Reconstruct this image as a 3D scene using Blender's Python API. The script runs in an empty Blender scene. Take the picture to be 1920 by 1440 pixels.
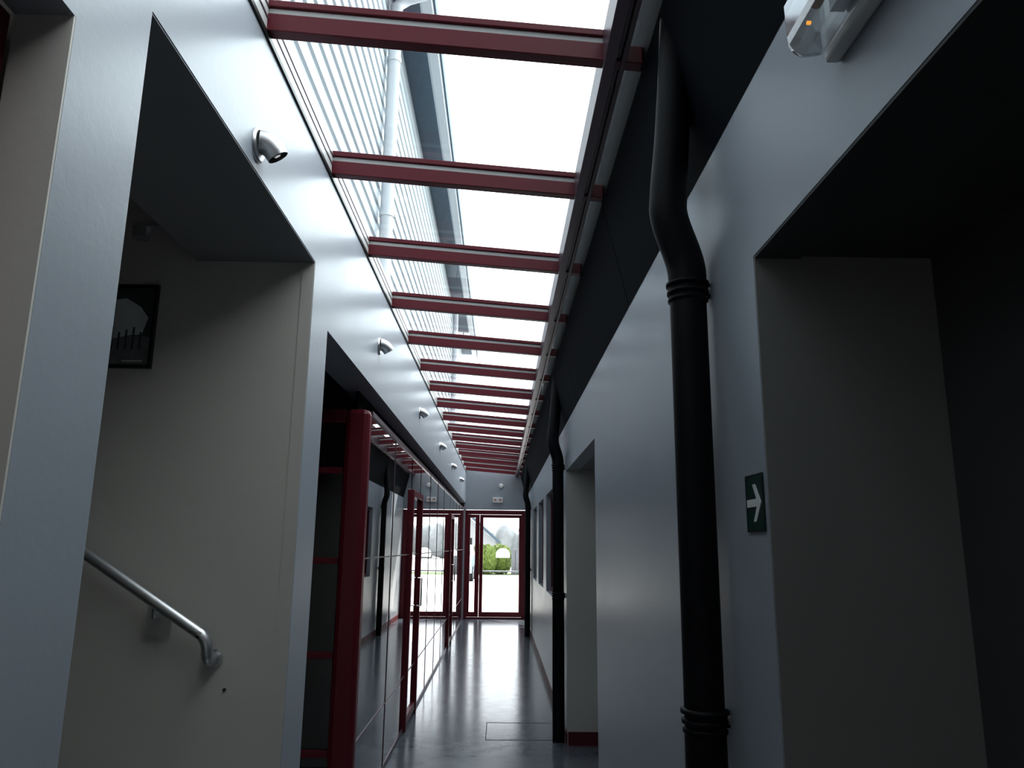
import bpy, bmesh, math, random
from mathutils import Vector, Matrix
random.seed(4)
S=bpy.context.scene
# ---------------------------------------------------------------- materials
def new_mat(name):
    m=bpy.data.materials.new(name); m.use_nodes=True
    nt=m.node_tree; return m,nt,nt.nodes['Principled BSDF']
def mat(name,col,rough=.5,metal=0,noise=0,nscale=8,bump=0,bscale=60,emis=None,spec=.5,rvar=0,stretch=None):
    m,nt,p=new_mat(name); N=nt.nodes; L=nt.links
    p.inputs['Base Color'].default_value=(*col,1); p.inputs['Roughness'].default_value=rough
    p.inputs['Metallic'].default_value=metal; p.inputs['Specular IOR Level'].default_value=spec
    tc=N.new('ShaderNodeTexCoord'); mp=N.new('ShaderNodeMapping'); L.new(tc.outputs['Object'],mp.inputs[0])
    if stretch: mp.inputs['Scale'].default_value=stretch
    if noise or rvar:
        n=N.new('ShaderNodeTexNoise'); n.inputs['Scale'].default_value=nscale; n.inputs['Detail'].default_value=5
        L.new(mp.outputs[0],n.inputs['Vector'])
        if noise:
            mx=N.new('ShaderNodeMixRGB'); mx.inputs[1].default_value=(*[c*(1-noise) for c in col],1)
            mx.inputs[2].default_value=(*[min(1,c*(1+noise)) for c in col],1)
            L.new(n.outputs['Fac'],mx.inputs[0]); L.new(mx.outputs[0],p.inputs['Base Color'])
        if rvar:
            mr=N.new('ShaderNodeMapRange'); mr.inputs[3].default_value=rough-rvar; mr.inputs[4].default_value=rough+rvar
            L.new(n.outputs['Fac'],mr.inputs[0]); L.new(mr.outputs[0],p.inputs['Roughness'])
    if bump:
        b=N.new('ShaderNodeTexNoise'); b.inputs['Scale'].default_value=bscale; b.inputs['Detail'].default_value=3
        bn=N.new('ShaderNodeBump'); bn.inputs['Strength'].default_value=bump; bn.inputs['Distance'].default_value=.004
        L.new(mp.outputs[0],b.inputs['Vector']); L.new(b.outputs['Fac'],bn.inputs['Height']); L.new(bn.outputs[0],p.inputs['Normal'])
    if emis:
        p.inputs['Emission Color'].default_value=(*emis[0],1); p.inputs['Emission Strength'].default_value=emis[1]
    return m
def glass(name,tint,f0=.06,power=5,rough=0.0,gcol=(1,1,1)):
    m=bpy.data.materials.new(name); m.use_nodes=True; nt=m.node_tree; N=nt.nodes; L=nt.links
    N.remove(N['Principled BSDF']); out=N['Material Output']
    t=N.new('ShaderNodeBsdfTransparent'); t.inputs[0].default_value=(*tint,1)
    g=N.new('ShaderNodeBsdfGlossy'); g.inputs['Roughness'].default_value=rough; g.inputs[0].default_value=(*gcol,1)
    lw=N.new('ShaderNodeLayerWeight'); lw.inputs[0].default_value=.5
    pw=N.new('ShaderNodeMath'); pw.operation='POWER'; pw.inputs[1].default_value=power
    ma=N.new('ShaderNodeMath'); ma.operation='MULTIPLY_ADD'; ma.inputs[1].default_value=1-f0; ma.inputs[2].default_value=f0
    mx=N.new('ShaderNodeMixShader')
    L.new(lw.outputs['Facing'],pw.inputs[0]); L.new(pw.outputs[0],ma.inputs[0]); L.new(ma.outputs[0],mx.inputs[0])
    L.new(t.outputs[0],mx.inputs[1]); L.new(g.outputs[0],mx.inputs[2]); L.new(mx.outputs[0],out.inputs[0])
    return m
def translucent(name,col):
    m=bpy.data.materials.new(name); m.use_nodes=True; nt=m.node_tree; N=nt.nodes; L=nt.links
    N.remove(N['Principled BSDF']); out=N['Material Output']
    t=N.new('ShaderNodeBsdfTranslucent'); t.inputs[0].default_value=(*col,1)
    g=N.new('ShaderNodeBsdfDiffuse'); g.inputs[0].default_value=(*col,1)
    mx=N.new('ShaderNodeMixShader'); mx.inputs[0].default_value=.3
    L.new(t.outputs[0],mx.inputs[1]); L.new(g.outputs[0],mx.inputs[2]); L.new(mx.outputs[0],out.inputs[0])
    return m
M={}
M['wall']=mat('blue_grey_satin_paint',(.385,.415,.455),.34,noise=.04,nscale=3,bump=.12,bscale=45,rvar=.05)
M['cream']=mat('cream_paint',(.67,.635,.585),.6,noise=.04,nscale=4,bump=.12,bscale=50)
M['creamdim']=mat('cream_paint_shaded',(.32,.31,.295),.6,noise=.04,nscale=4,bump=.12,bscale=50)  # darkened copy of the cream paint; the niche's shade is in the colour
M['greyceil']=mat('grey_soffit_paint',(.26,.27,.28),.6,noise=.03)
M['dark']=mat('dark_metal_panel',(.007,.009,.013),.7,noise=.15,nscale=5,spec=.04)
M['red']=mat('dark_red_lacquer',(.13,.005,.016),.38,noise=.08,nscale=12)
M['redmatte']=mat('red_skirting',(.12,.01,.016),.5,noise=.05)
M['mull']=mat('plum_grey_aluminium',(.13,.085,.105),.35,metal=.3,noise=.08,nscale=20)
M['alu']=mat('brushed_aluminium',(.62,.62,.63),.34,metal=.9,noise=.06,nscale=30)
M['strip']=mat('white_glazing_bead',(.55,.55,.54),.4)
M['chrome']=mat('chrome',(.75,.75,.77),.12,metal=1)
M['pipe']=mat('black_cast_iron_paint',(.005,.005,.007),.5,noise=.2,nscale=15,bump=.08,bscale=40,spec=.2)
M['floor']=mat('blue_grey_linoleum',(.13,.15,.18),.17,noise=.14,nscale=7,bump=.12,bscale=14,rvar=.05,spec=1.0)
M['seam']=mat('floor_seam',(.02,.02,.025),.5)
M['skyglass']=glass('skylight_glass',(.88,.94,.95),.05,5)
M['glass']=glass('partition_glass',(.22,.24,.27),.22,2.0)
M['doorglass']=glass('door_glass',(.92,.94,.95),.06,5)
M['winglass']=glass('smoked_window_glass',(.2,.22,.25),.10,4)
M['plastic']=glass('clear_plastic_cover',(.75,.76,.76),.22,1.6,.12,(.9,.9,.92))
M['green']=mat('dark_green_sign',(.004,.045,.035),.35)
M['white']=mat('white_plastic',(.78,.78,.76),.4)
M['sticker']=translucent('white_window_film',(.9,.9,.9))
M['black']=mat('black_plastic',(.012,.012,.012),.4)
M['rubber']=mat('rubber',(.02,.02,.02),.8)
M['amber']=mat('amber_led',(.9,.4,.05),.4,emis=((1,.42,.06),2))
M['redlit']=mat('red_lettering',(.5,.10,.06),.4)
M['lens']=mat('spot_lens',(.12,.12,.12),.15,metal=.6)
M['darkroom']=mat('unlit_room_shade',(.06,.06,.06),.6,noise=.05)  # near-black colour stands in for lack of light in rooms and niche
M['clad']=mat('white_corrugated_cladding',(.52,.565,.59),.45,noise=.04,nscale=2)
M['cladgap']=mat('cladding_shadow_profile',(.25,.29,.32),.5)
M['slate']=mat('slate_blue_eave',(.11,.16,.205),.6,noise=.15,nscale=10)
M['upvc']=mat('white_downpipe',(.68,.70,.72),.35)
M['pave']=mat('pale_asphalt',(.76,.75,.73),.85,noise=.1,nscale=1.5)
M['grass']=mat('grass',(.11,.15,.06),.9,noise=.35,nscale=3)
M['leaf']=mat('hedge_leaves',(.15,.21,.045),.7,noise=.8,nscale=11,bump=.8,bscale=14)
M['tree']=mat('hazed_tree_leaves',(.36,.38,.39),.9,noise=.3,nscale=1.5)  # pale grey mixes distance haze into the leaf colour
M['render']=mat('house_render',(.50,.51,.53),.8,noise=.05)
M['car']=mat('silver_blue_car_paint',(.34,.41,.50),.25,metal=.4)
M['box']=mat('grey_utility_box',(.20,.21,.23),.6)
M['photo']=mat('monochrome_print',(.06,.07,.075),.35,noise=.5,nscale=9)
M['photolight']=mat('monochrome_print_light',(.80,.82,.82),.35,noise=.2,nscale=12)
M['photomid']=mat('monochrome_print_mid',(.22,.23,.23),.35,noise=.4,nscale=30)
M['step']=mat('stair_tread',(.2,.2,.22),.5)
# ---------------------------------------------------------------- builders
class MB:
    def __init__(s,name): s.name=name; s.v=[]; s.f=[]; s.mi=[]; s.ms=[]; s.sm=[]
    def m(s,k):
        if k not in s.ms: s.ms.append(k)
        return s.ms.index(k)
    def add(s,vs,fs,k,smooth=False):
        o=len(s.v); s.v+= [tuple(v) for v in vs]; i=s.m(k)
        for f in fs: s.f.append([o+a for a in f]); s.mi.append(i); s.sm.append(smooth)
    def box(s,x0,x1,y0,y1,z0,z1,k,zf=None):
        zf=zf or (lambda x:0)
        vs=[(x,y,z+zf(x)) for z in(z0,z1) for y in(y0,y1) for x in(x0,x1)]
        s.add(vs,[(0,2,3,1),(4,5,7,6),(0,1,5,4),(2,6,7,3),(0,4,6,2),(1,3,7,5)],k)
        return s
    def prism(s,pts,axis,a0,a1,k):
        """extrude 2-D polygon along axis"""
        n=len(pts)
        def P(p,a):
            if axis=='y': return (p[0],a,p[1])
            if axis=='x': return (a,p[0],p[1])
            return (p[0],p[1],a)
        vs=[P(p,a0) for p in pts]+[P(p,a1) for p in pts]
        fs=[tuple(range(n)),tuple(range(2*n-1,n-1,-1))]+[(i,(i+1)%n,n+(i+1)%n,n+i) for i in range(n)]
        s.add(vs,fs,k); return s
    def tube(s,pts,r,k,seg=24,caps=True):
        pts=[Vector(p) for p in pts]; rs=r if isinstance(r,(list,tuple)) else [r]*len(pts)
        T=[(pts[min(i+1,len(pts)-1)]-pts[max(i-1,0)]).normalized() for i in range(len(pts))]
        up=Vector((0,1,0)) if abs(T[0].y)<.9 else Vector((1,0,0))
        u=T[0].cross(up).normalized(); vs=[]
        for i,p in enumerate(pts):
            u=(u-T[i]*u.dot(T[i])).normalized(); w=T[i].cross(u)
            for j in range(seg):
                a=2*math.pi*j/seg; vs.append(p+(u*math.cos(a)+w*math.sin(a))*rs[i])
        fs=[(i*seg+j,i*seg+(j+1)%seg,(i+1)*seg+(j+1)%seg,(i+1)*seg+j) for i in range(len(pts)-1) for j in range(seg)]
        s.add(vs,fs,k,True)
        if caps:
            n=(len(pts)-1)*seg
            s.add(vs[:seg],[tuple(range(seg))[::-1]],k); s.add(vs[n:],[tuple(range(seg))],k)
        return s
    def obj(s,parent=None,bevel=0,origin=True):
        me=bpy.data.meshes.new(s.name); vs=[Vector(v) for v in s.v]
        me.from_pydata(vs,[],s.f)
        for k in s.ms: me.materials.append(M[k])
        for p,i,sm in zip(me.polygons,s.mi,s.sm): p.material_index=i; p.use_smooth=sm
        bm=bmesh.new(); bm.from_mesh(me); bmesh.ops.recalc_face_normals(bm,faces=bm.faces); bm.to_mesh(me); bm.free()
        o=bpy.data.objects.new(s.name,me); S.collection.objects.link(o)
        if bevel:
            b=o.modifiers.new('bevel','BEVEL'); b.width=bevel; b.segments=2; b.limit_method='ANGLE'
        if parent: o.parent=parent
        return o
def empty(name,loc=(0,0,0)):
    e=bpy.data.objects.new(name,None); S.collection.objects.link(e); e.empty_display_size=.1; return e
def plane(name,vs,k,parent=None):
    b=MB(name); b.add(vs,[tuple(range(len(vs)))],k); return b.obj(parent)
# ---------------------------------------------------------------- main dimensions (metres)
XL=-.765; XR=.54; YE=16.6; YB=-1.8
zb=lambda x: 3.09-.08*(x+.765)       # underside of the rafters
# floor
MB('floor').box(-3.4,1.5,YB-.2,YE+.15,-.1,0,'floor').obj()
b=MB('floor_hatch')
for a in [(-.10,.46,6.45,6.458),(-.10,.46,7.05,7.058),(-.10,-.092,6.458,7.05)]: b.box(*a,0.0,.0015,'seam')
b.obj()
# left wall ----------------------------------------------------------------
b=MB('wall_left')
b.box(-.87,XL,YB,1.19,2.41,3.20,'wall')
b.box(-.87,XL,1.19,1.44,0,3.20,'wall')
b.box(-1.24,XL,1.44,2.912,2.62,3.20,'wall')
b.box(XL-.05,XL,2.912,3.188,0,3.20,'wall')
b.box(-.95,XL,3.188,YE,2.41,3.20,'wall')
b.obj()
b=MB('wall_stairwell')
b.box(-3.3,XL-.05,2.91,3.19,0,3.20,'cream')
b.box(XL-.05,XL-.002,2.908,2.912,0,2.62,'cream')
b.box(-3.3,-1.24,2.91,3.19,3.20,4.2,'cream')
b.box(-3.3,-3.2,1.3,2.91,0,4.2,'cream')
b.box(-3.3,-.87,1.25,1.44,0,4.2,'cream')
b.obj()
MB('trim_jamb').box(-.8695,XL-.0005,1.184,1.19,0,2.41,'cream').obj()
MB('trim_soffit_stair').box(-1.24,XL-.002,1.442,2.909,2.615,2.62,'greyceil').obj()
MB('ceiling_stairwell').box(-3.3,-1.24,1.25,3.19,4.2,4.3,'greyceil').box(-1.27,-1.24,1.44,2.91,3.20,4.2,'greyceil').obj()
# staircase
b=MB('staircase')
for i in range(7):
    x1=-1.15-.27*i
    b.box(x1-.27,x1,1.46,2.9,0,.17*(i+1),'step')
    b.box(x1-.27,x1+.02,1.46,2.9,.17*(i+1)-.03,.17*(i+1)+.002,'black')
b.obj()
# glazed side rooms (left)
b=MB('wall_side_room')
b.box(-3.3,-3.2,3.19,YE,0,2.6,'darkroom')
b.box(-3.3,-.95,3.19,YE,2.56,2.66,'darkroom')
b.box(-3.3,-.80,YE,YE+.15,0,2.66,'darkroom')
b.obj()
# red framed door near camera on left
d=empty('door_1')
b=MB('door_1_frame'); b.box(-.95,-.872,1.10,1.18,0,2.405,'red'); b.box(-.95,-.872,.05,.12,0,2.405,'red'); b.box(-.95,-.872,.12,1.10,2.33,2.405,'red'); b.obj(d,.004)
b=MB('door_1_leaf'); b.box(-.93,-.89,.125,.22,.01,2.325,'red'); b.box(-.93,-.89,1.0,1.095,.01,2.325,'red'); b.box(-.93,-.89,.22,1.0,.01,.25,'red'); b.box(-.93,-.89,.22,1.0,2.22,2.325,'red'); b.obj(d,.003)
plane('door_1_pane',[(-.91,.22,.25),(-.91,1.0,.25),(-.91,1.0,2.22),(-.91,.22,2.22)],'glass',d)
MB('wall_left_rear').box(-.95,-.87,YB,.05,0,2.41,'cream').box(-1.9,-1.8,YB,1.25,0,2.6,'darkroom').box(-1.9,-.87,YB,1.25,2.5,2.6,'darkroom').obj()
# right wall ----------------------------------------------------------------
b=MB('wall_right')
T=.10
b.box(XR,XR+T,YB,1.54,2.12,3.25,'wall')
b.box(XR,XR+.9,1.54,4.37,0,3.25,'wall')
b.box(XR,XR+T,4.37,6.30,2.12,3.25,'wall')
def wall_openings(y0,y1,ops):
    ys=y0
    for (a,c,z0,z1) in ops:
        b.box(XR,XR+T,ys,a,0,3.25,'wall'); b.box(XR,XR+T,a,c,0,z0,'wall'); b.box(XR,XR+T,a,c,z1,3.25,'wall'); ys=c
    b.box(XR,XR+T,ys,y1,0,3.25,'wall')
wins=[(7.9,9.1,1.0,2.1),(9.7,10.9,1.0,2.1),(11.5,12.7,1.0,2.1)]
wall_openings(6.30,YE,wins)
b.obj()
for i,(a,c,z0,z1) in enumerate(wins):
    e=empty('window_%d'%(i+1)); f=MB('frame_%d'%(i+1))
    x0,x1=XR+.055,XR+.095
    f.box(x0,x1,a,a+.05,z0,z1,'red').box(x0,x1,c-.05,c,z0,z1,'red').box(x0,x1,a+.05,c-.05,z0,z0+.05,'red').box(x0,x1,a+.05,c-.05,z1-.05,z1,'red')
    f.obj(e)
    plane('pane_%d'%(i+1),[(XR+.075,a+.05,z0+.05),(XR+.075,c-.05,z0+.05),(XR+.075,c-.05,z1-.05),(XR+.075,a+.05,z1-.05)],'winglass',e)
b=MB('wall_right_niche')
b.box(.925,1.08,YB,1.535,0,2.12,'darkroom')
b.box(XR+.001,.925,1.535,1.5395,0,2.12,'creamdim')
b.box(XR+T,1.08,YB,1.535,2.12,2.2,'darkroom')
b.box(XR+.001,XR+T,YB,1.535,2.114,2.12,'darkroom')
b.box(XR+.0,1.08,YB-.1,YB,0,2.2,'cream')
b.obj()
b=MB('wall_right_recess')
b.box(XR+.001,1.44,6.295,6.30,0,2.12,'cream')
b.box(1.44,1.5,4.37,6.3,0,2.2,'cream')
b.box(XR+T,1.5,4.37,6.3,2.12,2.2,'greyceil')
b.box(XR+T,1.5,6.30,6.4,0,2.2,'cream')
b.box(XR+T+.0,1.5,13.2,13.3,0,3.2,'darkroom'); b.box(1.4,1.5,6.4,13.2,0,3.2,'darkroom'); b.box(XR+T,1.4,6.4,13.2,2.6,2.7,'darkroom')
b.obj()
b=MB('baseboard_right')
b.box(XR-.008,XR,6.31,YE,0,.09,'redmatte'); b.box(XR-.008,XR,1.56,4.36,0,.09,'redmatte')
b.box(XR+.005,1.44,6.287,6.295,0,.10,'redmatte')
b.obj()
# rear wall and short ceiling behind camera
MB('wall_rear').box(-.87,XR+.5,YB-.1,YB,0,3.3,'cream').obj()
MB('ceiling').box(XL-.1,XR+.1,YB-.1,-.66,3.2,3.3,'greyceil').obj()
# dark gutter soffit -----------------------------------------------------------
b=MB('ceiling_soffit_right')
ys=[YB,.6,3.1,5.35,7.6,9.85,12.1,14.35,YE]
for i in range(len(ys)-1):
    b.prism([(.43,2.985),(XR-.001,2.51),(XR-.001,3.24),(.43,3.24)],'y',ys[i]+.003,ys[i+1]-.003,'dark')
b.obj(bevel=.002)
# skylight ---------------------------------------------------------------------
sk=empty('skylight')
b=MB('rafters')
Y=2.11-.94*3
k=0
while Y<YE-.05:
    b.box(XL,.43,Y,Y+.045,0,.062,'red',zb)
    b.box(XL,.31,Y+.006,Y+.039,.062,.084,'strip',zb)
    b.box(XL,.31,Y-.004,Y+.043,.084,.108,'red',zb)
    Y+=.943
b.obj(sk,.003)
b=MB('mullion')
b.box(.305,.342,-.66,YE,-.02,.10,'mull',zb); b.box(.342,.360,-.66,YE,.01,.09,'mull',zb); b.box(.360,.376,-.66,YE,-.005,.10,'mull',zb)
b.obj(sk,.002)
MB('edge_rail').box(XL,XL+.008,-.66,YE,-.02,-.004,'black',zb).box(XL,XL+.004,-.66,YE,.0,.115,'strip',zb).box(XL,XL+.007,-.66,YE,.04,.046,'mull',zb).box(XL,XL+.007,-.66,YE,.08,.086,'mull',zb).obj(sk)
plane('skylight_pane',[(XL,-.66,zb(XL)+.125),(.43,-.66,zb(.43)+.125),(.43,YE,zb(.43)+.125),(XL,YE,zb(XL)+.125)],'skyglass',sk)
# end wall and doors ----------------------------------------------------------
b=MB('wall_end')
b.box(-.80,XR+.2,YE,YE+.15,2.27,3.35,'wall'); b.box(-.80,-.765,YE,YE+.15,0,2.27,'wall'); b.box(.54,.74,YE,YE+.15,0,2.27,'wall')
b.obj()
d=empty('door_2'); f=MB('frame')
y0,y1=YE+.02,YE+.09
f.box(-.765,-.70,y0,y1,0,2.26,'red').box(.455,.54,y0,y1,0,2.26,'red').box(-.70,.455,y0,y1,2.17,2.26,'red').box(-.70,.455,y0,y1,0,.035,'red')
f.obj(d,.004)
f=MB('leaves')
for (a,c) in [(-.70,-.45),(-.445,.455)]:
    w=.05 if a<-.6 else .075
    wr=.09 if a<-.6 else .055
    f.box(a,a+w,y0+.01,y1-.01,.04,2.165,'red').box(c-wr,c,y0+.01,y1-.01,.04,2.165,'red')
    f.box(a+w,c-wr,y0+.01,y1-.01,.04,.14,'red').box(a+w,c-wr,y0+.01,y1-.01,2.10,2.165,'red')
f.obj(d,.003)
plane('pane_a',[(-.65,YE+.055,.14),(-.54,YE+.055,.14),(-.54,YE+.055,2.1),(-.65,YE+.055,2.1)],'doorglass',d)
plane('pane_b',[(-.37,YE+.055,.14),(.40,YE+.055,.14),(.40,YE+.055,2.1),(-.37,YE+.055,2.1)],'doorglass',d)
f=MB('push_bar'); f.tube([(-.37,YE-.03,.98),(.40,YE-.03,.98)],.014,'alu',12); f.box(-.40,-.37,YE-.045,YE+.03,.95,1.01,'black').box(.40,.43,YE-.045,YE+.03,.95,1.01,'black'); f.obj(d)
def dome(nm,xc,zc,w,h,y):
    pts=[(xc-w/2,zc-h/2),(xc+w/2,zc-h/2)]
    for i in range(13):
        a=math.pi*i/12; pts.append((xc+w/2*math.cos(a),zc-h*.1+h*.6*math.sin(a)))
    MB(nm).prism(pts,'y',y,y+.003,'sticker').obj(d)
dome('window_sticker',.06,1.36,.30,.20,YE+.049); 
dome('window_sticker_small',-.595,1.36,.10,.14,YE+.049)
e=empty('exit_sign')
MB('housing').box(-.18,.04,YE-.06,YE,2.42,2.53,'white').obj(e,.008)
f=MB('panel_marks'); f.box(-.15,-.10,YE-.064,YE-.06,2.465,2.49,'redlit').box(-.04,.01,YE-.064,YE-.06,2.465,2.49,'redlit'); f.obj(e)
f=MB('smoke_alarm'); f.tube([(0.0,YE,2.78),(0.0,YE-.03,2.78),(0.0,YE-.045,2.78)],[.05,.05,.03],'white',20); f.obj()
# glass partition left ----------------------------------------------------------
GX=-.785
p=empty('glass_partition')
f=MB('corner_post'); f.box(-.915,GX+.01,4.38,4.50,0,2.28,'red'); f.obj(p,.03)
f=MB('cross_screen')
f.box(-3.18,-.915,4.40,4.47,2.20,2.28,'red')
for z in(1.92,1.41,.90,.395): f.box(-3.18,-.915,4.41,4.46,z-.018,z+.018,'red')
f.box(-1.85,-1.78,4.40,4.47,0,2.2,'red'); f.box(-3.18,-.915,4.40,4.47,0,.06,'red')
f.obj(p,.004)
plane('cross_pane',[(-3.18,4.435,.06),(-.915,4.435,.06),(-.915,4.435,2.2),(-3.18,4.435,2.2)],'winglass',p)
f=MB('header')
f.box(GX-.05,GX+.012,4.5,YE,2.255,2.285,'mull'); f.box(-.945,GX-.05,4.5,YE,2.285,2.30,'dark')
f.box(GX-.10,GX-.08,4.5,YE,2.30,2.41,'dark')
f.obj(p,.002)
f=MB('glazing_joints')
for y in (5.6,8.5,9.55,10.6,13.6,14.6,15.6): f.box(GX-.006,GX+.004,y,y+.010,.02,2.255,'mull')
f.box(GX-.006,GX+.005,4.5,YE,1.418,1.426,'mull'); f.box(GX-.006,GX+.005,4.5,YE,.433,.439,'mull'); f.box(GX-.02,GX+.006,4.5,YE,0,.03,'mull')
f.obj(p)
segs=[(4.5,6.67),(6.73,7.43),(7.49,11.87),(11.93,12.63),(12.69,YE-.02)]
for i,(a,c) in enumerate(segs):
    plane('pane_%d'%i,[(GX,a,.03),(GX,c,.03),(GX,c,2.255),(GX,a,2.255)],'glass',p)
for (n,a,c) in ((3,6.70,7.46),(4,11.90,12.66)):
    dd=empty('door_%d'%n); f=MB('side_frame_%d'%n)
    for yy in (a,c): f.box(GX-.04,GX+.028,yy-.03,yy+.03,0,1.98,'red')
    f.box(GX-.04,GX+.028,a+.03,c-.03,1.92,1.98,'red'); f.box(GX-.03,GX+.02,a+.03,c-.03,0.03,.10,'red')
    f.obj(dd,.006)
    h=MB('pull_handle_%d'%n); h.tube([(GX+.01,c-.10,.95),(GX+.05,c-.10,.95),(GX+.05,c-.10,1.2),(GX+.01,c-.10,1.2)],.008,'chrome',10); h.obj(dd)
# wall spotlights ---------------------------------------------------------------
for i in range(6):
    y=2.14+2.4*i; z=2.70; q=.84
    f=MB('wall_spotlight')
    f.tube([(XL,y,z),(XL+.006,y,z),(XL+.010,y,z)],[.064*q,.064*q,.056*q],'alu',28)
    path=[];rad=[]
    for j in range(9):
        t=j/8*math.radians(62)
        path.append((XL+.006+.062*q*math.sin(t),y+.018*j/8*q,z+.012-.062*q*(1-math.cos(t))));rad.append((.044-.003*j/8)*q)
    f.tube(path,rad,'alu',26,False)
    e0=Vector(path[-1]); dd=(Vector(path[-1])-Vector(path[-2])).normalized()
    f.tube([e0,e0+dd*.020*q],[.041*q,.039*q],'alu',26,False)
    f.tube([e0+dd*.006,e0+dd*.007],[.0385*q,.0385*q],'lens',26)
    f.tube([e0+dd*.0075,e0+dd*.013],[.016*q,.012*q],'chrome',12)
    f.obj()
# rainwater pipes ------------------------------------------------------------------
def pipe(xc,yc,xt=.455):
    f=MB('black_drainpipe'); r=.047
    f.tube([(xc,yc,0),(xc,yc,1.09)],r*1.03,'pipe',32)
    f.tube([(xc,yc,1.09),(xc,yc,2.16)],r,'pipe',32)
    pts=[(xc,yc,2.14)]
    for i in range(15):
        t=i/14; s=t*t*(3-2*t); pts.append((xc+(xt-.018-xc)*s,yc-.01*s,2.20+.19*t))
    pts+=[(xt-.014,yc-.01,2.45),(xt-.002,yc-.01,2.58),(xt+.012,yc-.01,2.75),(xt+.026,yc-.01,2.97)]
    f.tube(pts,[r]+[r*1.06]*15+[r*1.05,r,r,r],'pipe',32)
    for z in (2.155,1.105):
        for dz,rr in ((0,.054),(.022,.056),(-.02,.052)):
            f.tube([(xc,yc,z+dz-.007),(xc,yc,z+dz-.004),(xc,yc,z+dz+.004),(xc,yc,z+dz+.007)],[r,rr,rr,r],'pipe',32)
        f.tube([(xc+.04,yc,z+.005),(XR,yc,z+.005)],.006,'alu',10)
        f.box(xc+.035,xc+.062 if xc+.062<XR else XR,yc-.012,yc+.012,z-.012,z+.02,'pipe')
        f.tube([(XR-.006,yc,z+.005),(XR,yc,z+.005)],.016,'alu',14)
    f.obj()
pipe(.484,1.89); pipe(.48,6.42); pipe(.48,13.5)
# arrow sign --------------------------------------------------------------------------
e=empty('arrow_sign')
MB('sign_plate').box(XR-.004,XR,1.556,1.664,1.535,1.655,'green').obj(e,.001)
f=MB('sign_border')
for a in [(1.556,1.664,1.535,1.538),(1.556,1.664,1.652,1.655),(1.556,1.559,1.538,1.652),(1.661,1.664,1.538,1.652)]: f.box(XR-.0046,XR-.004,*a,'black')
f.obj(e)
ar=[(1.656,1.603),(1.594,1.603),(1.617,1.634),(1.600,1.634),(1.566,1.595),(1.600,1.556),(1.617,1.556),(1.594,1.587),(1.656,1.587)]
MB('sign_arrow').prism(ar,'x',XR-.0052,XR-.004,'white').obj(e)
# emergency light top right ----------------------------------------------------------
e=empty('emergency_light')
MB('base_plate').box(XR-.025,XR,.72,1.085,2.27,2.41,'white').obj(e,.006)
f=MB('clear_cover')
f.prism([(XR-.026,2.275),(XR-.070,2.268),(XR-.090,2.29),(XR-.092,2.36),(XR-.075,2.392),(XR-.026,2.405)],'y',.73,1.08,'plastic'); f.obj(e,.014)
f=MB('lamp_parts')
f.tube([(XR-.052,.76,2.345),(XR-.052,1.04,2.345)],.009,'white',12)
for yy in (.88,1.045): f.tube([(XR-.06,yy,2.315),(XR-.066,yy,2.315)],.003,'amber',10)
f.box(XR-.05,XR-.028,.9,1.0,2.30,2.33,'alu'); f.obj(e)
# framed photograph on the stairwell wall -------------------------------------------
e=empty('framed_photograph'); y=2.91
x0,x1,z0,z1=-1.655,-1.375,2.165,2.505
f=MB('frame'); f.box(x0,x1,y-.02,y,z0,z0+.012,'black').box(x0,x1,y-.02,y,z1-.012,z1,'black').box(x0,x0+.012,y-.02,y,z0+.012,z1-.012,'black').box(x1-.012,x1,y-.02,y,z0+.012,z1-.012,'black').obj(e)
f=MB('print'); f.box(x0+.012,x1-.012,y-.010,y,z0+.012,z1-.012,'photo')
f.prism([(-1.60,2.30),(-1.425,2.30),(-1.405,2.37),(-1.44,2.415),(-1.50,2.45),(-1.56,2.44),(-1.62,2.40)],'y',y-.0108,y-.010,'photolight')
f.prism([(-1.54,2.27),(-1.45,2.27),(-1.45,2.36),(-1.495,2.39),(-1.54,2.36)],'y',y-.0116,y-.0108,'photolight')
f.prism([(-1.643,2.18),(-1.387,2.18),(-1.387,2.29),(-1.46,2.30),(-1.55,2.28),(-1.643,2.31)],'y',y-.0124,y-.0116,'photomid')
for i in range(7): f.box(-1.60+.028*i,-1.592+.028*i,y-.013,y-.0124,2.24,2.31+.01*(i%3),'photo')
f.box(-1.49,-1.41,y-.0134,y-.013,2.19,2.196,'white'); f.obj(e)
MB('stair_downlight').tube([(-1.32,2.6,2.62),(-1.32,2.6,2.58)],.03,'alu',18).box(-1.35,-1.24,2.58,2.62,2.62,2.64,'alu').obj()
# handrail ------------------------------------------------------------------------------
f=MB('handrail'); yr=2.84
A=Vector((-2.2,yr,1.892)); B=Vector((-1.065,yr,1.185))
pts=[A,B]
dv=(B-A).normalized(); c0=B
for i in range(1,9):
    t=i/8; 
    ang=math.radians(-32-58*t)
    c0=c0+Vector((math.cos(ang),0,math.sin(ang)))*.0095; pts.append(c0.copy())
for i in range(1,7):
    t=i/6*math.pi/2; c0=c0+Vector((0,math.sin(t),-math.cos(t)))*.0085; pts.append(c0.copy())
pts.append(Vector((c0.x,2.905,c0.z)))
f.tube(pts,.021,'alu',24)
f.tube([pts[-1]-Vector((0,.006,0)),pts[-1]],.034,'alu',24)
f.tube([B-dv*.004,B+dv*.010],.0225,'chrome',24)
for t in (.85,.25):
    q=A.lerp(B,t); f.box(q.x-.045,q.x+.045,2.885,2.893,q.z-.125,q.z-.02,'alu'); f.box(q.x-.03,q.x+.03,2.893,2.908,q.z-.10,q.z-.04,'alu'); f.tube([q+Vector((0,0,-.015)),q+Vector((0,.0,-.05)),q+Vector((0,.05,-.05))],.009,'alu',12)
f.obj()
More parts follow.
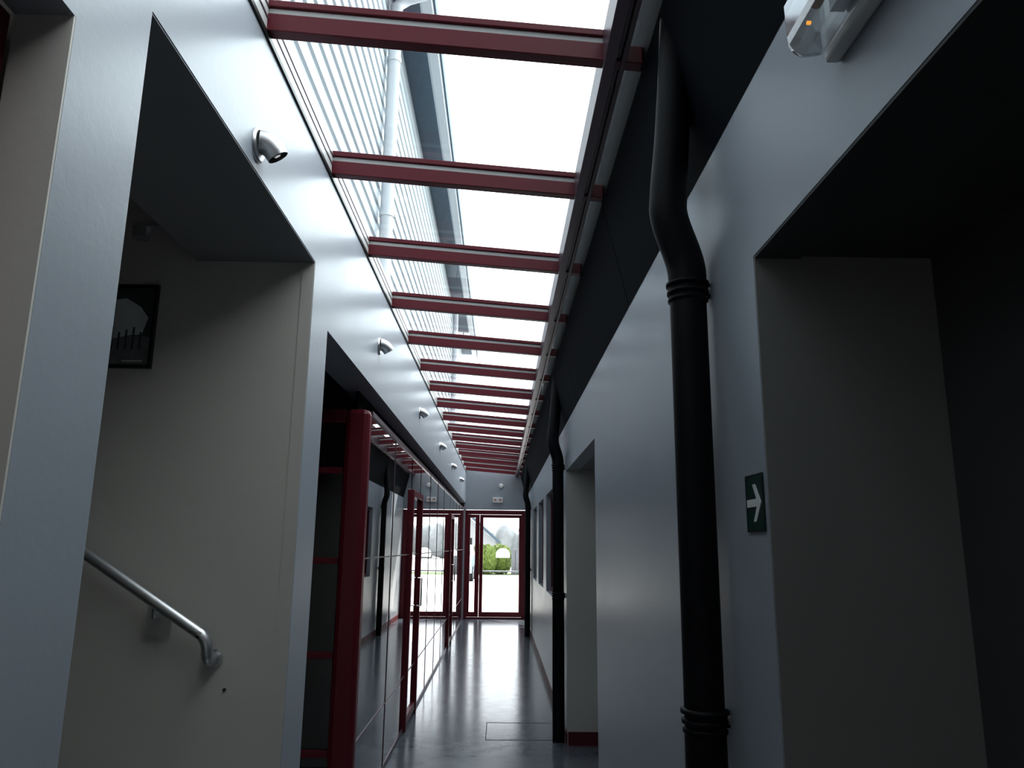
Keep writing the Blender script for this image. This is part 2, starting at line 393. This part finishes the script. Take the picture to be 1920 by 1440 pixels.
MB('wall_screw').tube([(-.985,2.904,.985),(-.985,2.91,.985)],.006,'black',10).obj()
# exterior ------------------------------------------------------------------------------------
nb=empty('neighbour_building')
b=MB('facade'); WX=-.95
b.box(WX-.15,WX-.02,-3,17.2,3.26,5.95,'clad')
z=3.3
while z<5.9:
    b.prism([(WX-.02,z),(WX,z+.012),(WX,z+.095),(WX-.02,z+.107)],'y',-3,17.2,'clad')
    b.box(WX-.02,WX-.012,-3,17.2,z+.109,z+.139,'cladgap')
    z+=.14
b.box(WX-.15,-.72,-3,17.3,5.90,5.96,'slate')
b.prism([(-.72,5.96),(-.72,5.84),(-.70,5.82),(-.62,5.82),(-.60,5.84),(-.60,5.96)],'y',-3,17.3,'upvc')
b.box(-.605,-.59,-3,17.3,5.83,5.97,'slate')
b.box(-4,-.6,-3,17.3,5.97,6.0,'slate')
b.box(-4,-1.1,-3,17.2,4.35,4.45,'slate')
b.obj(nb)
f=MB('white_downpipes')
for yy in (5.3,13.5):
    f.tube([(-.885,yy,3.3),(-.885,yy,5.7),(-.80,yy,5.78),(-.66,yy,5.83)],.05,'upvc',20)
    for zz in (3.9,5.2): f.tube([(-.885,yy,zz),(-.885,yy,zz+.04)],.056,'upvc',20)
f.obj(nb)
b=MB('roof_right'); b.box(.43,3.5,-3,17.0,3.25,3.32,'dark'); b.obj()
MB('ground').box(-60,60,YE+.15,42.5,-.15,-.04,'pave').box(-60,60,42.5,46.5,-.15,-.03,'grass').box(-60,60,46.5,140,-.15,-.04,'pave').obj()
# hedge
def blob(name,items,k,sub=3,amp=.12,smooth=False):
    bm=bmesh.new()
    for (x,y,z,rx,ry,rz) in items:
        r=bmesh.ops.create_icosphere(bm,subdivisions=sub,radius=1)
        for v in r['verts']:
            n=1+random.uniform(-amp,amp)
            v.co=Vector((x+v.co.x*rx*n,y+v.co.y*ry*n,z+v.co.z*rz*n))
    me=bpy.data.meshes.new(name); bm.to_mesh(me); bm.free(); me.materials.append(M[k])
    for p_ in me.polygons: p_.use_smooth=smooth
    o=bpy.data.objects.new(name,me); S.collection.objects.link(o); return o
it=[(-1.0+.42*i+random.uniform(-.1,.1),44+random.uniform(-.3,.3),.78,.48,.5,.82+random.uniform(-.08,.08)) for i in range(4)]
it+=[(-1.5-.6*i,45.5+random.uniform(-.3,.3),.78,.6,.6,.85+random.uniform(-.1,.1)) for i in range(16)]
blob('hedge',it,'leaf',4,.10)
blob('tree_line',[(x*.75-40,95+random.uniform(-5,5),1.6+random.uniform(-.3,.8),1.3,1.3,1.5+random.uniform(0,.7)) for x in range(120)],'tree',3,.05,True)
b=MB('neighbour_house')
b.prism([(-9,0),(-.4,0),(-.4,1.9),(-4.7,5.6),(-9,1.9)],'y',60,72,'render')
b.prism([(-9.5,1.55),(-4.7,5.75),(0.05,1.55),(0.05,1.8),(-4.7,6.05),(-9.5,1.8)],'y',59.6,72.4,'slate')
for xw in (-6.5,-3.2): b.box(xw,xw+1,59.95,60,.9,2.1,'black')
b.obj()
MB('utility_box').box(.62,1.08,43.2,43.6,-.03,1.28,'box').box(.60,1.10,43.15,43.65,1.28,1.34,'box').box(.845,.855,43.18,43.2,.1,1.2,'black').obj()
b=MB('parked_car'); cx=-2.05
prof=[(34.2,.32),(34.15,.75),(34.35,.95),(35.1,1.05),(35.75,1.52),(37.2,1.56),(37.95,1.15),(38.15,.85),(38.1,.32)]
b.prism([(y,z-.0) for y,z in prof],'x',cx-.82,cx+.82,'car')
o_glass=[(35.22,1.07),(35.80,1.47),(37.12,1.50),(37.65,1.12)]
for sx in (-1,1):
    b.prism(o_glass,'x',cx+sx*.822,cx+sx*.828,'black')
b.add([(cx-.7,35.13,1.09),(cx+.7,35.13,1.09),(cx+.64,35.70,1.50),(cx-.64,35.70,1.50)],[(0,1,2,3)],'black')
for sx in(-1,1):
    for y in(34.95,37.35):
        b.tube([(cx+sx*.66,y,.28),(cx+sx*.85,y,.28)],.32,'rubber',24); b.tube([(cx+sx*.85,y,.28),(cx+sx*.862,y,.28)],.2,'alu',16)
    b.box(cx+sx*.66-.12,cx+sx*.66+.12,34.12,34.17,.66,.80,'white')
b.box(cx-.26,cx+.26,34.13,34.16,.42,.53,'white')
b.obj(bevel=.03)
# ---------------------------------------------------------------- light
w=bpy.data.worlds.new('World'); S.world=w; w.use_nodes=True
nt=w.node_tree; N=nt.nodes; L=nt.links
bg=N['Background']; bg.inputs[0].default_value=(.935,.97,1,1)
tc=N.new('ShaderNodeTexCoord'); dt=N.new('ShaderNodeVectorMath'); dt.operation='DOT_PRODUCT'
dt.inputs[1].default_value=Vector((.76,.42,.50)).normalized()
mr=N.new('ShaderNodeMapRange'); mr.interpolation_type='SMOOTHSTEP'
mr.inputs[1].default_value=0; mr.inputs[2].default_value=1; mr.inputs[3].default_value=1.25; mr.inputs[4].default_value=5.8
L.new(tc.outputs['Generated'],dt.inputs[0]); L.new(dt.outputs['Value'],mr.inputs[0]); L.new(mr.outputs[0],bg.inputs[1])
sun=bpy.data.lights.new('sun','SUN'); sun.energy=11; sun.angle=.02; sun.color=(1,.95,.86)
so=bpy.data.objects.new('sun',sun); S.collection.objects.link(so)
E=math.radians(42); ph=math.radians(33)
dirv=Vector((math.sin(ph)*math.cos(E),-math.cos(ph)*math.cos(E),-math.sin(E)))
so.rotation_euler=dirv.to_track_quat('-Z','Y').to_euler(); so.location=(-8,20,12)
# ---------------------------------------------------------------- camera
cam=bpy.data.cameras.new('camera'); co=bpy.data.objects.new('camera',cam); S.collection.objects.link(co); S.camera=co
cam.sensor_width=36; cam.lens=26.625; cam.clip_start=.02; cam.clip_end=500
yaw=math.atan(.0129); pt=math.radians(12.1); r=.0107
fh=Vector((math.sin(yaw),math.cos(yaw),0)); R0=Vector((math.cos(yaw),-math.sin(yaw),0)); Z=Vector((0,0,1))
F=fh*math.cos(pt)+Z*math.sin(pt); U0=Z*math.cos(pt)-fh*math.sin(pt)
c_,s_=math.cos(r),math.sin(r)
Rc=R0*c_+U0*s_; Uc=U0*c_-R0*s_
m=Matrix((Rc,Uc,-F)).transposed().to_4x4(); m.translation=Vector((0,0,1.5)); co.matrix_world=m
S.view_settings.view_transform='Standard'
S.view_settings.gamma=.88
